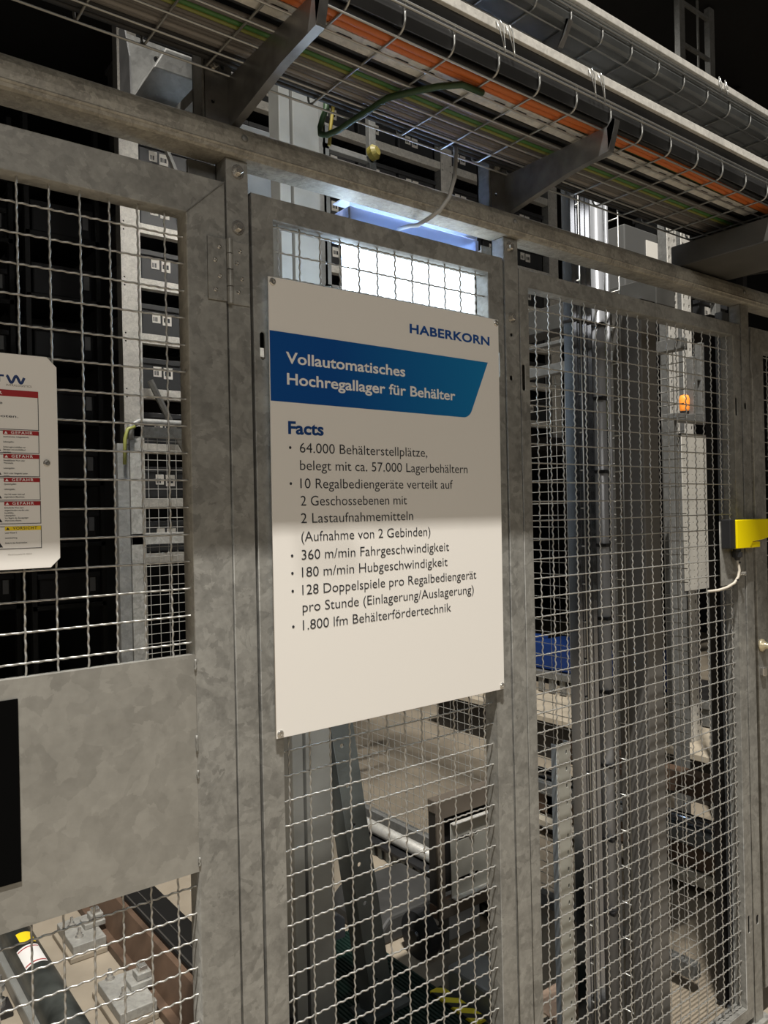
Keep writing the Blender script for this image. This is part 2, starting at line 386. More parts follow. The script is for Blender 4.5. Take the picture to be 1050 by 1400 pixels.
text('title_text', 'Hochregallager für Behälter', .0350, 1.8890, .4210, .0215, -.0011, PT, sg, .02)
text('heading_text', 'Facts', .0360, 1.7984, .0780, .0235, -.0005, plain('heading_blue', (.006, .05, .2), .4), sg, .03)
rows = [('64.000 Behälterstellplätze,', .313, 1), ('belegt mit ca. 57.000 Lagerbehältern', .429, 0), ('10 Regalbediengeräte verteilt auf', .3845, 1), ('2 Geschossebenen mit', .2555, 0),
        ('2 Lastaufnahmemitteln', .2715, 0), ('(Aufnahme von 2 Gebinden)', .318, 0), ('360 m/min Fahrgeschwindigkeit', .3705, 1), ('180 m/min Hubgeschwindigkeit', .3655, 1),
        ('128 Doppelspiele pro Regalbediengerät', .4505, 1), ('pro Stunde (Einlagerung/Auslagerung)', .442, 0), ('1.800 lfm Behälterfördertechnik', .3735, 1)]
zz = [1.7640, 1.7315, 1.6975, 1.6650, 1.6325, 1.5985, 1.5643, 1.5320, 1.4990, 1.4670, 1.4333]
for (s, wd, dot), z in zip(rows, zz):
    o = text('fact_text', s, .0603, z, wd, .0196, -.0005, INK, sg, -.004)
    if dot: MB().lathe((.0398, 0, z+.0085), (0,-1,0), [(0,.0026),(.0005,.0026),(.0005,0)], 10).build('bullet', INK, sg)
for x, z in ((.0085, 2.0735), (.5865, 2.0735), (.0085, 1.250), (.5865, 1.250)): screw(sg, x, 0, z, .0068)
sg.rotation_euler.x = .0066; sg.location.y = -.0012

# ================================================================== warning sign on the left door
wsn = thing('warning_sign', 'white safety notice with red and yellow hazard boxes, on the left door mesh', 'sign', (-.55, .0, 1.576))
X1 = -.3675
plate('board', [[(-.75, 1.588), (-.738, 1.576), (X1-.014, 1.576), (X1, 1.590), (X1, 1.882), (X1-.014, 1.8965), (-.738, 1.8965), (-.75, 1.8845)]], .003, WHITE, wsn, front(.0), .0004)
def frame_box(x0, x1, z0, z1):
    o = [(x0,z0),(x1,z0),(x1,z1),(x0,z1)]; t = .0009
    plate('box_outline', [o, rect(x0+t, x1-t, z0+t, z1-t)], .0004, INK, wsn, front(-.0003))
frame_box(-.728, -.3948, 1.7835, 1.8425)
sheet('red_header', rect(-.728, -.3948, 1.8330, 1.8425), -.0004, RED, wsn)
text('header_text', 'GEFAHR', -.4445, 1.8352, .052, .0048, -.0006, PT, wsn, .01, right=True, spacing=1.25)
text('notice_text', 'Automatische Anlage', -.4447, 1.8208, .110, .0042, -.0003, INK, wsn, .006, right=True)
text('notice_text', 'Zutritt für Unbefugte verboten.', -.4235, 1.8015, .150, .0042, -.0003, INK, wsn, .006, right=True)
zb = [1.7827, 1.7475, 1.7125, 1.6775, 1.6405]
body = [['Automatischer Anlagenbetrieb.', '', 'Lebensgefahr.', '', 'Sicherungsvorschriften vor', 'Betreten und anschließend', 'beachten.'],
        ['Herabfallende Ware oder', 'Warenteile.', '', 'Lebensgefahr.', '', 'Nicht unter hängende Lasten', 'treten.'],
        ['Quetschgefahr.', '', 'Lebensgefahr.', '', 'Von Fall weder nicht auf', 'angetriebene Maschinen.'],
        ['Einlaufende Ware kann', 'eingeschleudert werden oder', 'herabfallen.', 'Lebensgefahr.', 'Vor Beginn der Bewegungen', 'Ware kontrollieren.'],
        ['Laser Klasse 2', '', 'Laserstrahlung', '', 'Nicht in den Strahl blicken']]
for i, (z, b) in enumerate(zip(zb, body)):
    xr = -.3948+.0002*i; h = .0340
    frame_box(-.728, xr, z-h, z-.0003)
    hd = .0062
    sheet('header_strip', rect(-.4450, xr-.0008, z-hd-.0004, z-.0004), -.0004, YEL if i == 4 else RED, wsn)
    text('header_text', 'VORSICHT' if i == 4 else 'GEFAHR', -.4340, z-hd+.0009, .0300 if i < 4 else .0335, .0042, -.0006, INK if i == 4 else PT, wsn, .012, spacing=1.25)
    MB().prism([(-.4435,-.0006,z-hd+.0006),(-.4385,-.0006,z-hd+.0006),(-.441,-.0006,z-.0016)], (0,.0002,0)).build('hazard_mark', INK if i == 4 else PT, wsn)
    MB().prism([(-.4478,-.0003,z-h+.003),(-.482,-.0003,z-h+.003),(-.465,-.0003,z-.004)], (0,.0003,0)).build('hazard_triangle', INK, wsn)
    MB().prism([(-.4545,-.0006,z-h+.006),(-.4755,-.0006,z-h+.006),(-.465,-.0006,z-.0115)], (0,.0003,0)).build('triangle_field', YEL if i < 4 else WHITE, wsn)
    for k, s in enumerate(b):
        if s: text('notice_text', s, -.4448, z-hd-.0047-k*.0038, None, .0024, -.0003, INK, wsn, .01)
text('footer_text', 'Warnhinweistafel 55 200010', -.4415, 1.5975, .0330, .0021, -.0003, plain('pale_ink', (.3, .28, .25), .5), wsn)
lg = MB()
zt = 1.8612
lg.tube([(-.479,-.0004,zt-.0075),(-.4585,-.0004,zt-.0075)], .0021, 6)
lg.tube([(-.479,-.0004,zt-.0075),(-.474,-.0004,zt+.0035)], .0021, 6)
lg.tube([(-.462,-.0004,zt+.0018),(-.442,-.0004,zt+.0018)], .0017, 6)
lg.tube([(-.4495,-.0004,zt+.001),(-.4495,-.0004,zt-.0075)], .0024, 6)
W = []
for k in range(25):
    a = k/24; W.append((-.4385+.0245*a, -.0004, zt-.0028+.0052*math.cos(a*2*2*PI*.93)*(1 if a < .9 else 1)))
lg.tube(W, .0022, 6)
bmesh.ops.scale(lg.bm, vec=(1, .12, 1), space=Matrix.Translation((0, 0, 0)), verts=lg.bm.verts)
lg.build('logo', NAVY, wsn)
text('logo_caption', 'INTRALOGISTICS', -.4390, 1.8480, .0350, .0032, -.0003, plain('caption_grey', (.2, .17, .12), .5), wsn)
screw(wsn, -.3845, 0, 1.735, .0052)

# ================================================================== bracket posts and arms that carry the trays
def bracket(x, label, lower=True):
    t = thing('tray_bracket', label, 'bracket', (x, .05, 2.347), 'cable tray brackets')
    plate('head_plate', [rect(x-.045, x+.004, 2.347, 2.50)] + [slot(x-.028, 2.455, .011, .022), slot(x-.010, 2.462, .008, .02), slot(x-.03, 2.39, .008, .008)], .004, ARM, t, front(.028))
    MB().box(x-.05, x-.046, .03, .07, 2.347, 3.1).box(x+.004, x+.008, .03, .07, 2.347, 3.1).box(x-.05, x+.008, .066, .07, 2.347, 3.1).build('strut_channel', GD, t)
    a = [(.028, 2.352), (.028, 2.441), (-.262, 2.441), (-.276, 2.452), (-.282, 2.449), (-.277, 2.425), (-.264, 2.392), (-.16, 2.384)]
    MB().prism([(x, y, z) for y, z in a], (.0025, 0, 0)).build('arm_web', ARM, t)
    MB().prism([(x, .028, 2.352), (x, -.16, 2.384), (x, -.264, 2.392), (x, -.264, 2.3895), (x, -.16, 2.3815), (x, .028, 2.3495)], (.016, 0, 0)).build('arm_flange', ARM, t)
    MB().prism([(x, -.262, 2.438), (x, -.276, 2.452), (x, -.283, 2.449), (x, -.266, 2.392), (x, -.264, 2.392)], (.016, 0, 0)).build('arm_tip', ARM, t)
    hexbolt(t, x-.028, .0275, 2.452, .009)
    MB().box(x+.0026, x+.0045, -.243, -.225, 2.418, 2.43).build('bolt_hole', BLACK, t)
    u = [(.028, 2.625), (.028, 2.698), (-.155, 2.698), (-.163, 2.717), (-.170, 2.713), (-.162, 2.69), (-.138, 2.667)]
    MB().prism([(x, y, z) for y, z in u], (.0025, 0, 0)).build('upper_arm_web', ARM, t)
    MB().prism([(x, .028, 2.625), (x, -.138, 2.667), (x, -.138, 2.6645), (x, .028, 2.6225)], (.016, 0, 0)).build('upper_arm_flange', ARM, t)
    MB().prism([(x, -.155, 2.696), (x, -.163, 2.717), (x, -.170, 2.713), (x, -.140, 2.667), (x, -.138, 2.667)], (.016, 0, 0)).build('upper_arm_tip', ARM, t)
    return t
bracket(-.053, 'tapered steel tray bracket over the post left of the sign')
BR2 = bracket(.665, 'tapered steel tray bracket over the post right of the sign')
hb = thing('support_beam', 'dark heavy beam jutting out under the trays at upper right', 'beam', (1.52, -.2, 2.348))
MB().box(1.385, 1.64, -.75, .045, 2.3485, 2.415).build('beam_body', DARKP, hb, .004)
MB().tube([(1.665, .06, 2.365), (1.67, -.05, 2.362), (1.68, -.1, 2.358), (1.69, -.3, 2.362), (1.69, -.6, 2.352)], .006, 8).build('strapped_cable', RUB, hb, smooth=True)

# ================================================================== wire basket trays
HX0, HP = .1232, .1107
def basket(name, label, ya, yb, z0, z1, longs, x0=-1.2, x1=2.75):
    t = thing(name, label, 'cable tray', ((x0+x1)/2, (ya+yb)/2, z0), 'wire basket cable trays')
    for y in longs: MB().tube([(x0, y, z0-.0035), (x1, y, z0-.0035)], .0021, 6).build('long_wire', TRAYW, t, smooth=True)
    for y in (ya-.002, yb+.002):
        for z in (z1, z1-.009): MB().tube([(x0, y, z), (x1, y, z)], .0021, 6).build('rim_wire', TRAYW, t, smooth=True)
    k0 = math.ceil((x0-HX0)/HP); k1 = math.floor((x1-HX0)/HP)
    for k in range(k0, k1+1):
        x = HX0+k*HP; r = .018; pts = [(x, ya, z1+.002)]
        for i in range(6): a = i/5*PI/2; pts.append((x, ya+r-r*math.cos(a), z0+r-r*math.sin(a)))
        for i in range(6): a = i/5*PI/2; pts.append((x, yb-r+r*math.sin(a), z0+r-r*math.cos(a)))
        pts.append((x, yb, z1+.002)); MB().tube(pts, .0023, 6).build('cross_wire', TRAYW, t, smooth=True)
    return t
t1 = basket('cable_tray', 'lower wire basket tray full of orange, green and grey cables', -.264, .036, 2.445, 2.492, (-.246, -.193, -.139, -.084, -.03, .022))
MB().box(-1.2, 2.75, -.2585, -.2565, 2.451, 2.535).build('side_liner', LIN, t1)
MB().box(-1.2, 2.75, -.2665, -.2555, 2.5225, 2.541).build('rim_strip', GL, t1, .001)
MB().box(-1.2, 2.75, -.252, .032, 2.485, 2.487).build('cable_cover', LIN, t1)
for x in (.335, .36, .60, .63, 1.5):
    MB().tube([(x, -.268, 2.537), (x+.004, -.272, 2.52), (x+.012, -.2735, 2.497), (x+.02, -.270, 2.484), (x+.022, -.268, 2.50), (x+.016, -.270, 2.53), (x+.01, -.268, 2.541)], .0012, 6).build('wire_clip', TRAYW, t1, smooth=True)
t2 = basket('cable_tray', 'upper wire basket tray with grey sheet floor and bright rim', -.168, .036, 2.703, 2.748, (-.146, -.092, -.035, .02))
MB().box(-1.2, 2.75, -.16, .032, 2.7065, 2.7085).build('sheet_floor', GREY, t2)
MB().prism([(-1.2, -.163, 2.716), (-1.2, -.155, 2.707), (-1.2, -.153, 2.709), (-1.2, -.161, 2.718), (-1.2, -.161, 2.765), (-1.2, -.163, 2.765)], (3.95, 0, 0)).build('side_liner', GREY, t2)
MB().box(-1.2, 2.75, -.1715, -.159, 2.7595, 2.7765).build('rim_strip', GL, t2, .001)
for x in (1.28, 1.31): MB().tube([(x, -.173, 2.785), (x-.006, -.176, 2.76), (x+.004, -.176, 2.745), (x+.012, -.174, 2.765), (x+.004, -.173, 2.782)], .0013, 6).build('wire_clip', TRAYW, t2, smooth=True)

# slotted strip and cables lying in the lower tray
holes = [slot(x, .004, .034, .010) for x in [(-1.0+.062*k) for k in range(39)]]
o = plate('slotted_strip', [rect(-1.02, 1.42, -.019, .019)] + holes, .0015, GL, None, ((0, -.180, 2.4495), (1, 0, 0), (0, -1, 0)))
tag(o, 'bright slotted steel strip lying between the orange and grey cables in the lower tray', 'strip')
def cable(y, z, r, mat, label, cat='cable', group=None, x0=-1.2, x1=2.75, wob=.006, seed=0):
    rr = random.Random(seed); a, b, c = rr.uniform(0, 6), rr.uniform(2, 4), rr.uniform(0, 6)
    pts = []
    for k in range(49):
        x = x0+(x1-x0)*k/48; pts.append((x, y+wob*math.sin(a+b*x)+wob*.5*math.sin(c+7*x), z+.001*math.sin(c+5*x)))
    return tag(MB().tube(pts, r, 10).build('cable', mat, smooth=True), label, cat, group)
cable(-.2235, 2.4555, .0085, ORA, 'thick orange cable at the front of the lower tray', seed=1, wob=.004)
cable(-.2065, 2.4565, .0075, ORA, 'orange cable just behind the front orange cable in the lower tray', seed=1, wob=.004)
cable(-.1975, 2.4585, .0045, GRN, 'green cable beside the orange cables in the lower tray', seed=1, wob=.004, x0=.2)
cable(-.103, 2.4545, .005, GRN, 'green cable among the grey cables of the lower tray', seed=20, wob=.004)
cable(-.0935, 2.4525, .0038, YGR, 'thin yellow-green earth wire in the lower tray', seed=20, wob=.004)
for i, y in enumerate((-.1255, -.1145, -.083, -.072, -.061, -.050, -.039, -.028)):
    cable(y, 2.4535+.0015*(i % 2), .0050, GRC if i % 3 else GRC2, 'grey cable in the bundle toward the back of the lower tray', group='grey cables in the lower tray', seed=20, wob=.004)
for i, y in enumerate((-.2405, -.152, -.0155, -.001, .0135)):
    cable(y, 2.456, .0060, RUB, 'black cable lying in the lower tray', group='black cables in the lower tray', seed=1 if i == 0 else 20, wob=.004)
# cables leaving the tray
tag(MB().tube([(.36,-.205,2.441),(.304,-.228+.02,2.437),(.269,-.183,2.434),(.237,-.136,2.4335),(.215,-.098,2.433),(.212,-.045,2.432),(.208,.006,2.431),(.206,.05,2.430),(.196,.08,2.428),(.192,.098,2.436),(.198,.108,2.456),(.206,.11,2.478),(.215,.11,2.50),(.22,.11,2.56)], .0062, 10).build('cable', plain('deep_green_cable', (.025, .06, .022), .5), smooth=True), 'green cable looping down out of the lower tray over the sign panel', 'cable')
tag(MB().tube([(.500,.02,2.443),(.486,.010,2.462),(.476,-.008,2.436),(.462,-.02,2.414),(.445,-.035,2.365),(.426,-.035,2.314),(.405,-.028,2.284),(.389,-.012,2.269),(.392,.03,2.268),(.41,.08,2.285),(.429,.14,2.300)], .0046, 10).build('cable', plain('pale_grey_cable', (.40, .40, .385), .5), smooth=True), 'pale grey cable dropping from the tray to the bright lamp', 'cable')
tag(MB().tube([(.228,.12,2.43),(.232,.12,2.47),(.24,.12,2.515),(.245,.12,2.56)], .004, 8).build('cable', plain('dull_yellow_cable', (.3, .24, .04), .5), smooth=True), 'short yellow cable end beside the hanging green loop', 'cable')
# ================================================================== bright lamp behind the sign panel
lp = thing('panel_lamp', 'bright white panel lamp behind the mesh above the sign', 'lamp', (.5, .18, 1.92))
MB().box(.306, .680, .150, .158, 1.93, 2.2605).build('diffuser', emit('lamp_diffuser', (.80, .91, 1), 2.6), lp, .003)
MB().box(.312, .676, .160, .205, 1.932, 2.285).build('lamp_body', emit('lamp_body_glow', (.62, .80, 1), 20), lp, .003)
hm, hn, hb_ = nmat('clear_blue_cover')
hb_.inputs['Base Color'].default_value = (.68, .76, .93, 1); hb_.inputs['Roughness'].default_value = .3
hb_.inputs['Transmission Weight'].default_value = .4; hb_.inputs['IOR'].default_value = 1.2
MB().box(.292, .688, .142, .148, 2.2625, 2.324).box(.292, .299, .148, .215, 2.2625, 2.324).box(.681, .688, .148, .215, 2.2625, 2.324).box(.292, .688, .209, .215, 2.2625, 2.324).build('cover_rim', hm, lp, .001)
cm_, cn_, cb_ = nmat('milky_cover')
cb_.inputs['Base Color'].default_value = (.82, .87, 1, 1); cb_.inputs['Roughness'].default_value = .45; cb_.inputs['Transmission Weight'].default_value = .8; cb_.inputs['IOR'].default_value = 1.15
MB().box(.296, .684, .142, .146, 2.325, 2.352).box(.296, .684, .146, .212, 2.349, 2.352).build('top_cap', cm_, lp, .001)
MB().box(.708, .745, .152, .19, 1.90, 2.25).build('second_diffuser', emit('lamp_diffuser_small', (.84, .93, 1), 3), lp, .003)
MB().box(.684, .706, .154, .20, 1.92, 2.25).build('joint_frame', DKB, lp, .001)
MB().box(.63, .688, .075, .079, 2.248, 2.284).build('hanger_plate', GL, lp, .001); MB().box(.655, .663, .079, .16, 2.262, 2.284).build('hanger_arm', GL, lp)
# ================================================================== uprights and machines just behind the fence
def upright(label, x, w_, y, d, z1, mat):
    t = thing('upright', label, 'upright', (x, y, 0))
    MB().box(x-w_/2, x+w_/2, y, y+.004, 0, z1).build('web', mat, t, .001)
    MB().box(x-w_/2, x-w_/2+.004, y+.004, y+d, 0, z1).box(x+w_/2-.004, x+w_/2, y+.004, y+d, 0, z1).build('flanges', mat, t)
    return t
upright('narrow grey upright behind the left edge of the sign panel', .497, .036, .75, .06, 3.1, POSTG)
upright('wide grey upright behind the left part of the sign panel', .572, .092, .75, .09, 3.1, POSTG)

br = thing('perforated_brace', 'leaning grey-green perforated channel behind the mesh below the sign', 'brace', (.82, .8, .0225))
def lean(z): return .825-.148*z
pl_ = []
for z, s in ((.024, 1), (1.0, 1), (1.0, -1), (.024, -1)):
    pl_.append((lean(z)+s*.042, z))
plate('brace_face', [pl_] + [slot(lean(z)-.012, z, .014, .014) for z in (.14, .27, .40, .53, .66, .79, .92)], .004, GRST, br, front(.78), .0006)
for s, nm in ((-1, 'left_flange'), (1, 'right_flange')):
    MB().prism([(lean(.024)+s*.042, .784, .024), (lean(.024)+s*.055, .835, .024), (lean(.024)+s*.051, .837, .024), (lean(.024)+s*.038, .786, .024)], (lean(1.0)-lean(.024), 0, .976)).build(nm, GRST, br)
MB().box(.74, .92, .76, .86, .0225, .034).build('foot_plate', GRST, br)

# conveyor end plate
cv = thing('conveyor_end', 'brown framed conveyor end with slotted zinc plate, low behind the mesh', 'conveyor', (1.36, .9, 0))
plate('end_frame', [[(1.172,.152),(1.60,.152),(1.60,.588),(1.190,.588),(1.176,.582),(1.172,.57)], rect(1.205, 1.60-.02, .215, .52)], .012, TAUPE, cv, front(.9), .001)
MB().box(1.172, 1.60, .912, .955, .54, .588).build('top_rail', TAUPE, cv, .003)
MB().box(1.172, 1.60, .912, .955, .152, .20).build('bottom_rail', BRN, cv, .003)
MB().box(1.176, 1.20, .913, .955, .2, .54).build('side_void', DKB, cv)
plate('slotted_plate', [rect(1.222, 1.60, .232, .502)] + [slot(1.305, .435, .11, .014), slot(1.49, .435, .11, .014), slot(1.305, .285, .11, .014), slot(1.49, .285, .11, .014)], .003, plain('zinc_plate', (.44, .43, .38), .4, .35, var=.12), cv, front(.885), .0005)
MB().box(1.222, 1.60, .868, .887, .498, .503).build('plate_lip', GL, cv, .001); MB().box(1.222, 1.60, .862, .887, .226, .231).build('plate_lip', GL, cv, .001)
MB().box(1.222, 1.6, .93, .935, .23, .505).build('slot_back', DKB, cv)
for x, z in ((1.325, .438), (1.325, .289), (1.52, .438), (1.52, .289)): hexbolt(cv, x, .884, z, .014)
MB().box(1.22, 1.245, .93, .96, 0, .152).box(1.50, 1.57, .93, .98, 0, .152).build('leg', DARKP, cv)
MB().box(1.50, 1.512, .92, .93, 0, .152).build('leg_edge', GPIPE, cv)
tag(MB().prism([(1.30,.985,.0),(1.46,.985,.0),(1.46,.985,.105),(1.36,.985,.13),(1.30,.985,.11)], (0,.12,0)).build('motor_cover', plain('pale_grey_cover', (.42, .43, .44), .5), bevel=.006), 'pale grey motor cover under the conveyor end', 'cover')
tag(MB().box(1.585, 1.67, .915, .985, .0, .148).build('junction_box', plain('white_box', (.6, .6, .62), .5), bevel=.005), 'small white box tucked beside the conveyor leg', 'box')
wh = MB().lathe((1.12, .98, .085), (1,0,0), [(0,.03),(.004,.085),(.05,.085),(.054,.03),(.054,0)], 28).build('drive_wheel', RUB, cv)
MB().lathe((1.112, .98, .085), (1,0,0), [(0,.02),(.02,.03),(.02,0)], 16).build('hub', DKB, wh)
MB().cyl((1.15, .98, .085), (1.23, .95, .09), .012).build('wheel_axle', DKB, cv)
tag(MB().prism([(1.06,1.12,0),(1.50,1.12,0),(1.50,1.12,.05),(1.44,1.12,.10),(1.12,1.12,.10),(1.06,1.12,.05)], (0,.35,0)).build('drive_housing', plain('dark_grey_cast', (.045, .044, .042), .5, var=.2), bevel=.012), 'dark grey cast drive housing on the floor behind the brace', 'housing')
tag(MB().prism([(.84,1.24,0),(.99,1.24,0),(.99,1.24,.09),(.955,1.24,.12),(.84,1.24,.12)], (0,.14,0)).build('stop_block', plain('charcoal_block', (.045, .047, .052), .5), bevel=.006), 'charcoal stop block standing between upright and brace', 'block')
m = MB()
pts = [(.70, 0)]
for k in range(24): x = .70+.0145*k; pts += [(x+.001, .022), (x+.009, .022), (x+.0115, .012)]
pts += [(1.05, .0)]
m.prism([(x, .42, z) for x, z in pts], (0, .85, 0))
tag(m.build('ribbed_mat', DGREEN), 'dark green ribbed cable mat on the floor behind the sign panel', 'mat')
hz, hn2, hbb = nmat('hazard_stripes')
tcx = hn2.nodes.new('ShaderNodeTexCoord'); wv = hn2.nodes.new('ShaderNodeTexWave'); wv.bands_direction = 'DIAGONAL'; wv.inputs['Scale'].default_value = 9
rp = hn2.nodes.new('ShaderNodeValToRGB'); rp.color_ramp.interpolation = 'CONSTANT'; rp.color_ramp.elements[0].color = (.02,.02,.02,1); rp.color_ramp.elements[1].color = (.75,.62,.03,1); rp.color_ramp.elements[1].position = .42
hn2.links.new(tcx.outputs['Object'], wv.inputs['Vector']); hn2.links.new(wv.outputs['Color'], rp.inputs[0]); hn2.links.new(rp.outputs[0], hbb.inputs['Base Color'])
tag(MB().box(1.0, 1.05, .54, .76, 0.0225, .034).build('hazard_strip', hz, bevel=.002), 'yellow and black striped edge strip on the floor', 'strip')

# floor guide along the side fence
GA0 = galv('rail_zinc', (.38, .37, .34), .2, flake=60, metal=.3)
gd = thing('floor_guide', 'low guide rail with light top and slatted side along the side fence', 'guide rail', (1.6, 1.5, 0))
MB().box(1.535, 1.62, .95, 3.3, 0, .055).build('guide_body', DKB, gd)
for k in range(40): MB().box(1.526, 1.535, .96+.058*k, .985+.058*k, 0.002, .052).build('slat', GRST, gd)
MB().box(1.515, 1.62, .95, 3.3, .055, .068).build('black_strip', RUB, gd)
MB().tube([(1.585, .95, .098), (1.585, 3.3, .098)], .03, 16).build('round_rail', GA0, gd, smooth=True)

# left floor: rail, buffer, anchor plates
GA = galv('floor_zinc', (.34, .33, .3), .25, flake=60, metal=.3)
rl = thing('crane_rail', 'brown and black steel floor rail behind the left door', 'rail', (.37, 2, 0))
MB().box(.255, .345, .45, 4.5, .0, .03).build('foot_flange', BRN, rl, .002)
MB().prism([(.285, .45, .03), (.345, .45, .03), (.345, .45, .135), (.325, .45, .135)], (0, 4.05, 0)).build('brown_web', BRN, rl)
MB().box(.345, .475, .45, 4.5, .02, .15).build('black_head', plain('rail_black', (.008, .0075, .007), .5, spec=.3), rl, .004)
MB().box(.352, .358, .45, 4.5, .15, .153).box(.40, .404, .45, 4.5, .15, .152).build('running_line', plain('worn_steel', (.12, .11, .1), .35, .6), rl)
for i, (y0, y1, lab) in enumerate(((1.27, 1.50, 'near zinc anchor plate with rail clamp beside the crane rail'), (1.78, 2.0, 'far zinc anchor plate with rail clamp beside the crane rail'), (.78, 1.0, 'front zinc anchor plate with rail clamp beside the crane rail'))):
    t = thing('anchor_plate', lab, 'plate', (.21, (y0+y1)/2, 0), 'rail anchor plates')
    MB().box(.13, .253, y0, y1, .022, .055).build('plate', GA, t, .003)
    MB().box(.115, .253, y0-.015, y1+.015, 0, .022).build('grout_bed', CONC, t, .004)
    ym = (y0+y1)/2
    MB().box(.2, .28, ym-.02, ym+.05, .055, .075).box(.225, .275, ym-.01, ym+.04, .075, .098).build('clamp', GA, t, .003)
    MB().box(.235, .265, ym+.0, ym+.03, .098, .115).build('clamp_nut', STEEL, t, .002)
    for y in (y0+.06, y1-.06) if i else (y0+.085, y1+.02-.03):
        b = MB().lathe((.17, y, .055), (0,0,1), [(0,.016),(.003,.016),(.003,.011),(.014,.011),(.014,.006),(.034,.006),(.036,0)], 12).build('anchor_bolt', STEEL, t)
bf = thing('buffer_tube', 'dark round buffer tube with yellow and white sticker, low behind the left door', 'buffer', (-.02, 1.6, 0))
MB().lathe((-.025, .75, .062), (0,1,0), [(0,.03),(0,.058),(1.5,.058),(1.5,.0)], 28).build('tube', plain('worn_dark_steel', (.07, .075, .068), .35, .5, var=.5, scale=14), bf, smooth=True)
MB().box(-.105, -.062, .75, 2.3, 0, .052).build('side_bar', POSTG, bf, .006)
def sticker(y0, y1, a0, a1, mat, nm, r):
    m = MB(); n = 10
    g = [[m.bm.verts.new((-.025+r*math.sin(a0+(a1-a0)*k/n), y, .062+r*math.cos(a0+(a1-a0)*k/n))) for k in range(n+1)] for y in (y0, y1)]
    for k in range(n): m.bm.faces.new((g[0][k], g[0][k+1], g[1][k+1], g[1][k]))
    return m.build(nm, mat, bf, smooth=True)
sticker(1.64, 1.78, -.75, .55, plain('sticker_white', (.75, .73, .7), .4), 'white_sticker', .0586)
sticker(1.65, 1.657, -.72, .52, RED, 'red_line', .0589); sticker(1.762, 1.769, -.72, .52, RED, 'red_line', .0589)
sticker(1.80, 1.885, -.35, .55, YEL, 'yellow_sticker', .0588)
fx = thing('threaded_fitting', 'zinc threaded fitting at the left of the buffer tube', 'fitting', (-.16, 1.62, 0))
MB().box(-.20, -.12, 1.58, 1.66, 0, .03).build('base', DKB, fx, .003)
MB().lathe((-.155, 1.62, .03), (0,0,1), [(0,.02),(.02,.02),(.02,.01),(.05,.01),(.05,.018),(.07,.018),(.07,.009),(.1,.009),(.1,0)], 12).build('stud', STEEL, fx)

# ================================================================== right bay: stub post, riser tray with pipes, columns
st = thing('stub_post', 'short zinc perforated channel post behind the right panel', 'post', (.965, .12, 0))
plate('front_face', [rect(.918, .972, 0, 1.02)] + [slot(.956, .05+.045*k, .006, .012) for k in range(22)], .003, plain('pale_zinc', (.4, .4, .36), .45, .3, var=.12), st, front(.12))
MB().box(.918, .921, .123, .140, 0, 1.02).box(.969, .972, .123, .140, 0, 1.02).build('sides', plain('shaded_zinc', (.2, .23, .26), .4, .4), st)  # same zinc as the front, side shade put into the colour

rs = thing('riser_tray', 'vertical wire basket riser behind the right panel', 'cable tray', (1.23, .2, 0))
for x, y in ((1.145, .19), (1.335, .19), (1.20, .247), (1.28, .247)): MB().tube([(x, y, 0), (x, y, 3.1)], .0023, 6).build('long_wire', TRAYW, rs, smooth=True)
for k in range(28):
    z = .10+.1107*k; MB().tube([(1.145,.19,z),(1.145,.235,z),(1.155,.247,z),(1.325,.247,z),(1.335,.235,z),(1.335,.19,z)], .0023, 6).build('cross_wire', TRAYW, rs, smooth=True)
t = thing('aluminium_profile', 'bright fluted aluminium profile running up the riser tray', 'profile', (1.175, .2, 0))
pf = []
for k in range(13): pf.append((1.128+.0075*k, .205 if k % 3 == 0 else (.197 if k % 3 == 1 else .199)))
pf += [(1.218, .238), (1.128, .238)]
MB().prism([(x, y, .02) for x, y in pf], (0, 0, 3.05)).build('profile_body', ALU, t)
MB().box(1.124, 1.2235, .193, .24, 2.195, 2.202).build('profile_joint', DKB, t)
tag(MB().tube([(1.268, .222, 0), (1.268, .222, 1.2), (1.268, .222, 3.1)], .021, 20).build('conduit_pipe', GPIPE, smooth=True), 'smooth grey round pipe strapped to the riser tray', 'pipe')
for k in range(9):
    z = .43+.2214*k
    tag(MB().lathe((1.268, .222, z-.005), (0,0,1), [(0,.0225),(.0,.0245),(.01,.0245),(.01,.0225)], 18).box(1.244, 1.256, .19, .205, z-.004, z+.005).build('cable_tie', RUB), 'black cable tie around the grey pipe, %s from the bottom' % ('first second third fourth fifth sixth seventh eighth ninth'.split()[k]), 'cable tie', 'cable ties on the grey pipe')
tag(MB().tube([(1.318, .222, 0), (1.318, .222, 3.1)], .007, 10).build('conduit_pipe', GPIPE, smooth=True), 'thin pale tube at the right side of the riser tray', 'pipe')
tag(MB().box(1.335, 1.352, .252, .262, 1.9, 2.35).build('marker_strip', YGR), 'thin yellow strip right of the grey pipe', 'strip')

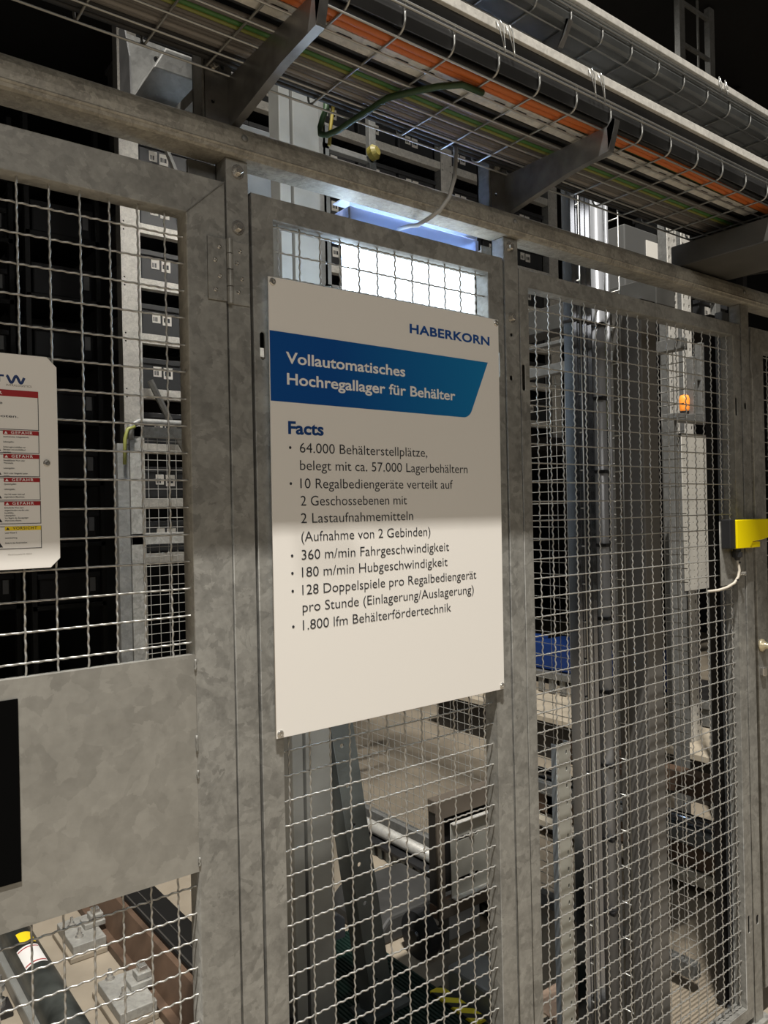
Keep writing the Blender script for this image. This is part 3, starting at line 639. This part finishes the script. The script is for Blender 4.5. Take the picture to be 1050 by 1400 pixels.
def steel_column(label, x0, x1, y0, y1, z1, mat):
    t = thing('steel_column', label, 'column', ((x0+x1)/2, (y0+y1)/2, 0), 'steel columns behind the fence')
    MB().box(x0, x1, y0, y1, 0, z1).build('shaft', mat, t, .004)
    MB().box(x0-.004, x1+.004, y0-.005, y1+.005, 0, .014).build('foot_plate', mat, t, .002)
    return t
steel_column('thick grey column behind the middle of the right panel', 1.355, 1.435, .13, .235, 2.28, COLM)
steel_column('slim grey column close behind the right edge of the right panel', 1.722, 1.80, .075, .102, 2.28, plain('blue_grey_paint', (.21, .22, .235), .45, .2))
steel_column('black column directly behind the slim grey column at the right edge', 1.722, 1.79, .116, .142, 2.28, DKB)
tag(MB().box(1.10, 1.30, .30, .42, .118, .125).box(1.10, 1.30, .30, .305, .09, .118).build('step_plate', plain('cork_brown', (.33, .24, .18), .6, var=.2), bevel=.002), 'small brown step plate low behind the right panel', 'plate')
tag(MB().box(1.07, 1.22, .5, .75, 0, .10).build('gear_case', plain('grey_case', (.25, .26, .26), .45, .3, var=.15), bevel=.01), 'grey gear case low behind the stub post', 'case')

# ================================================================== side fence running back from the right post
sf = thing('fence_section', 'side mesh fence running back from the post by the yellow switch', 'fence section', (1.72, 1.7, .05), 'wire mesh fence panels')
MB().box(1.70, 1.74, .21, 3.34, .05, .10).box(1.70, 1.74, .21, 3.34, 2.18, 2.22).box(1.70, 1.74, 3.30, 3.34, .1, 2.18).build('panel_frame', GD, sf, .002)
wire_mesh('wire_mesh', .215, 3.30, .1, 2.18, .30, .13, 1.72, sf, WIRED, .0017, .0012, 4, 5, axis='y')
sb = thing('side_beam', 'grey steel beam running back above the side fence', 'beam', (1.9, 2, 2.37))
MB().box(1.78, 1.90, .35, 4.2, 2.375, 2.475).build('beam_body', DARKP, sb, .003)
MB().box(1.78, 1.82, .35, 4.2, 2.315, 2.33).build('lower_lip', GD, sb, .002)
for k in range(9): MB().lathe((1.80, .5+.12*k, 2.33), (0,0,1), [(0,.007),(.006,.007),(.006,0)], 8).build('bolt', STEEL, sb)

# conveyors and kerbs beyond the side fence
kb = thing('conveyor_track', 'low conveyor track with pale edge beyond the side fence', 'conveyor', (3.4, 1.8, 0))
MB().box(3.2, 3.75, -.2, 3.3, .27, .30).build('pale_deck', plain('pale_deck', (.45, .39, .3), .6, var=.15), kb)
MB().box(3.3, 3.7, -.2, 3.3, 0, .27).build('dark_side', DKB, kb)
for k in range(34): MB().box(3.72, 3.735, -.1+.1*k, -.05+.1*k, .31, .42).build('slat', GD, kb)
MB().box(3.7, 3.75, -.2, 3.3, .42, .46).build('slat_rail', GD, kb)
rt = thing('roller_track', 'brown side beam and bright roller rail beyond the side fence', 'conveyor', (2.5, 1.6, 0))
MB().box(2.62, 2.7, .3, 1.5, .30, .40).build('brown_beam', BRN, rt, .003)
MB().tube([(2.40, .3, .285), (2.40, 1.5, .285)], .026, 14).build('bright_rail', ALU, rt, smooth=True)
MB().box(2.34, 2.46, .3, 1.5, .2, .258).build('rail_bed', GREY, rt, .003)
MB().box(2.36, 2.44, .3, 1.5, .1, .2).build('rail_web', BRN, rt)
MB().box(2.30, 2.50, .3, 1.5, .06, .085).build('rail_foot', plain('pale_foot', (.5, .45, .36), .6), rt)
for k in range(2):
    MB().box(2.36, 2.72, .35+1.0*k, .41+1.0*k, 0, .2).build('leg', DKB, rt)

# ================================================================== racking with totes, deep behind
pf_ = thing('rack_platform', 'dark platform under the racks behind the right panel', 'platform', (3.8, 3.8, 0))
MB().box(2.25, 5.3, 3.42, 4.3, 2.18, 2.3).build('deck', DKB, pf_)
MB().box(5.2, 5.3, 3.5, 3.6, 0, 2.18).box(5.2, 5.3, 4.2, 4.3, 0, 2.18).box(3.9, 4.0, 4.2, 4.3, 0, 2.18).build('stilts', DKB, pf_)
ZL = [2.395-.344*3+.344*k for k in range(13)]          # beam levels
ORD = 'first second third fourth fifth sixth seventh eighth ninth tenth eleventh twelfth thirteenth'.split()
UPX = [1.03, 2.36, 3.69, 5.02]
for i, x in enumerate(UPX):
    t = thing('rack_upright', ['pale zinc rack upright seen through the left door', 'pale zinc rack upright second from the left in the back rack', 'pale zinc rack upright third from the left in the back rack', 'pale zinc rack upright farthest right in the back rack'][i], 'upright', (x, 3.52, 0), 'rack uprights')
    zb0 = 0 if i == 0 else 2.3
    plate('face', [rect(x-.061, x+.061, zb0, 4.98)] + [slot(x+s*.042, z+dz, .01, .01) for z in ZL if z > zb0 for s in (-1, 1) for dz in (.0, .05)], .004, GL, t, front(3.5))
    MB().box(x-.061, x-.057, 3.504, 3.58, zb0, 4.98).box(x+.057, x+.061, 3.504, 3.58, zb0, 4.98).build('sides', GD, t)
    MB().box(x-.09, x+.09, 3.48, 3.6, zb0, zb0+.012).build('foot_plate', GD, t)
vis = {0: range(0, 10), 1: range(3, 10), 2: range(3, 10)}
for bay in (0, 1, 2):
    for k in vis[bay]:
        o = MB().box(UPX[bay]+.062, UPX[bay+1]-.062 if k > 2 else 1.9, 3.505, 3.56, ZL[k], ZL[k]+.062).build('shelf_beam', GL, bevel=.002)
        tag(o, 'pale zinc shelf beam on the %s level of the %s bay of the back rack' % (ORD[k], ORD[bay]), 'beam', 'shelf beams')
def make_tote(mat, lab=True):
    t = thing('storage_tote', 'dark grey storage tote', 'tote', (0, 0, 0))
    m = MB().box(-.185, .185, .004, .55, 0, .185)
    m.build('body', mat, t, .012)
    MB().box(-.198, .198, -.008, .56, .166, .2).build('rim', mat, t, .004)
    if lab:
        m = MB(); m.box(-.115, -.062, .0, .003, .088, .152).build('label', LABEL, t); MB().box(-.048, .012, .0, .003, .078, .15).build('label', LABEL, t)
        for a, b in ((-.108, -.102), (-.098, -.094), (-.09, -.082), (-.04, -.03), (-.026, -.02), (-.015, .0)): MB().box(a, b, -.0006, .0005, .097, .125).build('barcode', INK, t)
    return t
proto = make_tote(TOTE); first = True
def put(p, x, y, z, label, group):
    global first
    if p is proto and first: o = p; first = False
    else: o = copy_tree(p)
    o.location = (x, y, z); o['label'] = label; o['group'] = group
    return o
for bay in (0, 1, 2):
    for k in vis[bay]:
        for j in range(3):
            if bay == 0 and j > 1 and k < 7: continue
            put(proto, UPX[bay]+.270+.398*j, 3.565, ZL[k]+.064, 'dark tote with white labels, %s shelf level, %s tote of the %s rack bay' % (ORD[k], ORD[j], ORD[bay]), 'totes in the back rack')
DT = plain('shaded_tote_plastic', (.006, .006, .0065), .7, spec=.2)  # tote plastic darkened in colour for the unlit left rack
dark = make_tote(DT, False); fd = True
MB().box(.13, .165, -.002, .003, .07, .16).build('label', plain('shaded_label', (.07, .07, .07), .6), dark)  # white label greyed to carry the rack's shade
DKT = plain('shaded_frame', (.004, .004, .004), .7, spec=.2)  # rack shade put into the frame colour as well
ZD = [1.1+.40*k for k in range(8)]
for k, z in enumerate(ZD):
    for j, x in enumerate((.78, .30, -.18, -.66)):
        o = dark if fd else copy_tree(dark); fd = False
        o.location = (x, 4.05+.25*j, z); o['label'] = 'shaded tote in the dark left rack, %s row up, %s column from the right' % (ORD[k], ORD[j]); o['group'] = 'totes in the dark rack'
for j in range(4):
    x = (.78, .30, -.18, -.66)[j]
    t = thing('dark_rack_frame', 'shaded rack frame holding the %s column of dark totes from the right' % ORD[j], 'rack', (x, 4.2+.25*j, 0), 'dark rack frames')
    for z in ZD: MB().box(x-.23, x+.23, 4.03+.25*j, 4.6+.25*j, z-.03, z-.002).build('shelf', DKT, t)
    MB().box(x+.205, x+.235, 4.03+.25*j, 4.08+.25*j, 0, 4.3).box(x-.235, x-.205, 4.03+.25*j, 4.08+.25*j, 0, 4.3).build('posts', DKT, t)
# slanting braces at the rack
for i, (a, b) in enumerate((((1.22, 3.46, 4.05), (1.45, 3.46, 3.55)), ((1.12, 3.46, 2.5), (1.50, 3.46, 1.75)))):
    tag(MB().tube([a, b], .02, 6).build('rack_brace', GD), ['slanting zinc brace above the left door', 'slanting zinc brace behind the far mesh gate'][i], 'brace', 'rack braces')

# far mesh gate
fg = thing('mesh_gate', 'far mesh gate seen through the left door', 'gate', (1.0, 2.4, 0))
MB().box(.605, .665, 2.4, 2.44, .05, 2.085).box(1.45, 1.5, 2.4, 2.44, .05, 2.085).box(.605, 1.5, 2.4, 2.44, 2.035, 2.085).box(.605, 1.5, 2.4, 2.44, 1.52, 1.575).box(.605, 1.5, 2.4, 2.44, .05, .1).build('gate_frame', G, fg, .002)
wire_mesh('wire_mesh', .665, 1.45, .1, 2.035, .70, 1.6, 2.42, fg, WIRED, .0017, .0012, 4, 5)
MB().box(.545, .60, 2.4, 2.45, 0, 2.0).build('gate_post', GD, fg, .002)
tag(MB().tube([(.60, 2.38, 2.02), (.605, 2.38, 2.085), (.64, 2.38, 2.105), (1.5, 2.38, 2.108)], .016, 12).build('conduit_pipe', GD, smooth=True), 'grey conduit along the top of the far mesh gate', 'pipe')
tag(MB().tube([(.568, 2.37, 1.9), (.572, 2.37, 2.02), (.585, 2.37, 2.065), (.62, 2.37, 2.08)], .009, 8).build('cable', YGR, smooth=True), 'yellow cable bending over the corner of the far mesh gate', 'cable')

# ================================================================== things seen above the rail
tb = thing('trough_bracket', 'zinc trough bracket above the rail at upper left', 'bracket', (-.07, .3, 2.40))
plate('back_sheet', [[(-.163,2.40),(.034,2.40),(.034,2.585),(.004,2.602),(-.163,2.604)], slot(-.075, 2.572, .045, .014), slot(-.12, 2.594, .01, .012), slot(-.012, 2.576, .01, .012)], .003, GD, tb, front(.262))
MB().prism([(-.125,.258,2.515),(-.118,.20,2.53),(-.112,.17,2.545),(-.112,.165,2.54),(-.135,.17,2.50),(-.15,.23,2.468),(-.15,.258,2.462)], (.15,0,0)).build('trough', GD, tb, .002)
MB().box(-.10, -.06, .0705, .262, 2.405, 2.428).build('mount_arm', GD, tb)
MB().prism([(-.167,.262,2.40),(-.167,.262,2.606),(-.167,.235,2.60),(-.167,.21,2.53),(-.167,.205,2.44),(-.167,.22,2.40)], (.003,0,0)).build('side_cheek', ARM, tb)
MB().box(-.163, -.03, .215, .258, 2.432, 2.436).build('lower_shelf', GD, tb, .001)
for x in (-.11, -.03): MB().lathe((x, .236, 2.436), (0,0,1), [(0,.007),(.006,.007),(.006,.004),(.02,.004),(.02,0)], 8).build('bolt', STEEL, tb)
MB().box(.05, .20, .32, .325, 2.30, 2.53).build('rear_sheet', GREY, tb, .002); MB().box(.034, .055, .262, .325, 2.30, 2.33).build('link', GD, tb)
la = thing('access_ladder', 'zinc ladder frame above the rail behind the hanging cable', 'ladder', (1.15, 1.5, 2.4))
for x in (1.06, 1.13, 1.40): MB().box(x-.018, x+.018, 1.5, 1.53, 2.3, 5.0).build('rail', GD, la, .002)
for z in (2.6, 2.9, 3.2): MB().box(1.13, 1.40, 1.5, 1.53, z, z+.025).build('rung', GD, la, .002)
MB().box(1.135, 1.165, 1.5, 1.52, 2.3, 3.3).build('cable_duct', GREY, la)
tag(MB().lathe((1.385, 1.498, 3.235), (.3,-1,.2), [(0,.03),(.025,.034),(.04,.02),(.04,0)], 16).build('yellow_cap', plain('dull_yellow', (.2, .165, .03), .5)), 'small yellow cap hanging at the zinc ladder', 'cap')
MB().tube([(.71, .13, 2.349), (.71, .13, 2.6)], .0075, 10).build('red_pipe', plain('red_pipe', (.45, .03, .04), .45), BR2, smooth=True)['label'] = 'red pipe end'
MB().box(.673, .705, .06, .13, 2.40, 2.412).build('pipe_clip', GD, BR2)
eb = thing('control_box', 'grey control box with paper sheet above the right panel', 'box', (2.95, 1.2, 2.5))
MB().box(2.82, 3.12, 1.2, 1.45, 2.72, 3.14).build('case', plain('box_grey', (.13, .13, .125), .45, .2), eb, .006)
MB().box(3.01, 3.115, 1.196, 1.2, 2.94, 3.09).build('paper', LABEL, eb)
MB().prism([(2.98,1.195,2.72),(3.02,1.195,2.80),(3.12,1.195,2.80),(3.12,1.195,2.72)], (0,.004,0)).build('fold_plate', GREY, eb)
MB().box(2.9, 2.96, 1.3, 1.36, 0, 2.72).build('stand', DARKP, eb)
for i, x in enumerate((3.29, 3.43)):
    t = thing('perforated_upright', ['pale perforated upright right of the control box', 'second pale perforated upright right of the control box'][i], 'upright', (x, 1.25, 0), 'perforated uprights')
    plate('face', [rect(x-.045, x+.045, .301, 3.6)] + [slot(x+s*.026, .35+.05*k, .012, .022) for k in range(64) for s in (-1, 1)], .003, GL, t, front(1.22))
    MB().box(x+.042, x+.045, 1.223, 1.28, .301, 3.6).box(x-.045, x-.042, 1.223, 1.28, .301, 3.6).build('sides', GD, t)
# perforated guard, beacon and blue crates beyond the side fence
gu = thing('perforated_guard', 'pale perforated guard sheet beyond the side fence', 'guard', (3.2, 1.0, 1.3))
plate('sheet', [rect(2.905, 3.195, 1.22, 2.02)] + [slot(2.925+.035*(i % 8)+.003, 1.25+.035*(i//8), .008, .008) for i in range(8*21)], .003, plain('pale_sheet', (.5, .48, .43), .5, var=.1), gu, front(.95))
MB().box(2.905, 2.925, .953, .98, 0, 2.02).box(3.165, 3.185, .953, .98, 0, 2.02).build('stands', GD, gu)
bc = thing('beacon', 'orange beacon lamp above the perforated guard sheet', 'beacon', (2.955, .96, 2.115))
MB().lathe((2.955, .96, 2.135), (0,0,1), [(0,.018),(.01,.024),(.06,.026),(.08,.02),(.085,0)], 18).build('lens', emit('orange_glow', (1, .3, .04), .55), bc, smooth=True)
MB().lathe((2.955, .96, 2.116), (0,0,1), [(0,.022),(.019,.022),(.019,0)], 18).build('base', DKB, bc)
tag(MB().box(2.82, 3.19, .92, 1.0, 2.08, 2.115).box(2.82, 2.85, .94, .98, 0, 2.08).build('cross_rail', GD, bevel=.003), 'zinc cross rail under the orange beacon', 'rail')
tag(MB().box(3.0, 3.16, .93, .99, 2.116, 2.13).box(3.01, 3.05, .94, .98, 2.13, 2.42).box(3.09, 3.14, .94, .98, 2.13, 2.50).box(3.05, 3.09, .945, .975, 2.3, 2.34).build('valve_manifold', GD, bevel=.004), 'grey valve block beside the orange beacon', 'valve')
for i, (x, y, z) in enumerate(((3.9, 3.1, .617), (3.95, 1.85, .617), (3.95, 2.5, .617), (4.0, .7, .617))):
    tag(MB().box(x-.18, x+.18, y-.25, y+.25, z-.16, z+.04).build('blue_crate', BLUE, bevel=.012), 'blue crate on the far conveyor, %s from the front' % ('fourth', 'second', 'third', 'first')[i], 'crate', 'blue crates on the far conveyor')
tag(MB().box(3.76, 4.3, -.2, 3.4, .36, .455).build('far_conveyor', DKB, bevel=.004), 'black far conveyor deck carrying blue crates', 'conveyor')

lf = thing('lattice_frame', 'grey rack frame with rungs standing in the dark at the top right', 'rack frame', (4.1, 1.5, .456))
for x in (3.92, 4.28): MB().box(x-.03, x+.03, 1.5, 1.54, .456, 4.98).build('post', GD, lf, .002)
MB().box(4.12, 4.135, 1.51, 1.52, 3.0, 4.98).build('centre_rod', GD, lf)
for k in range(8): MB().box(3.95, 4.25, 1.505, 1.525, 3.0+.27*k, 3.02+.27*k).build('rung', GD, lf)
dr = thing('dark_rack_frame', 'black rack frame at the far right top, holding dark totes', 'rack', (5.0, 1.9, 0), 'dark rack frames')
for x in (4.62, 5.42): MB().box(x-.03, x+.03, 1.9, 1.96, 0, 4.98).build('post', DKB, dr)
for k in range(5):
    z = 3.0+.38*k
    MB().box(4.65, 5.39, 1.9, 2.4, z-.03, z-.002).build('shelf', DKB, dr)
    for j in range(1):
        o = copy_tree(proto); o.location = (4.95, 1.91, z); o['label'] = 'dark tote in the black rack at the top right, %s shelf' % ORD[k]; o['group'] = 'totes in the top right rack'
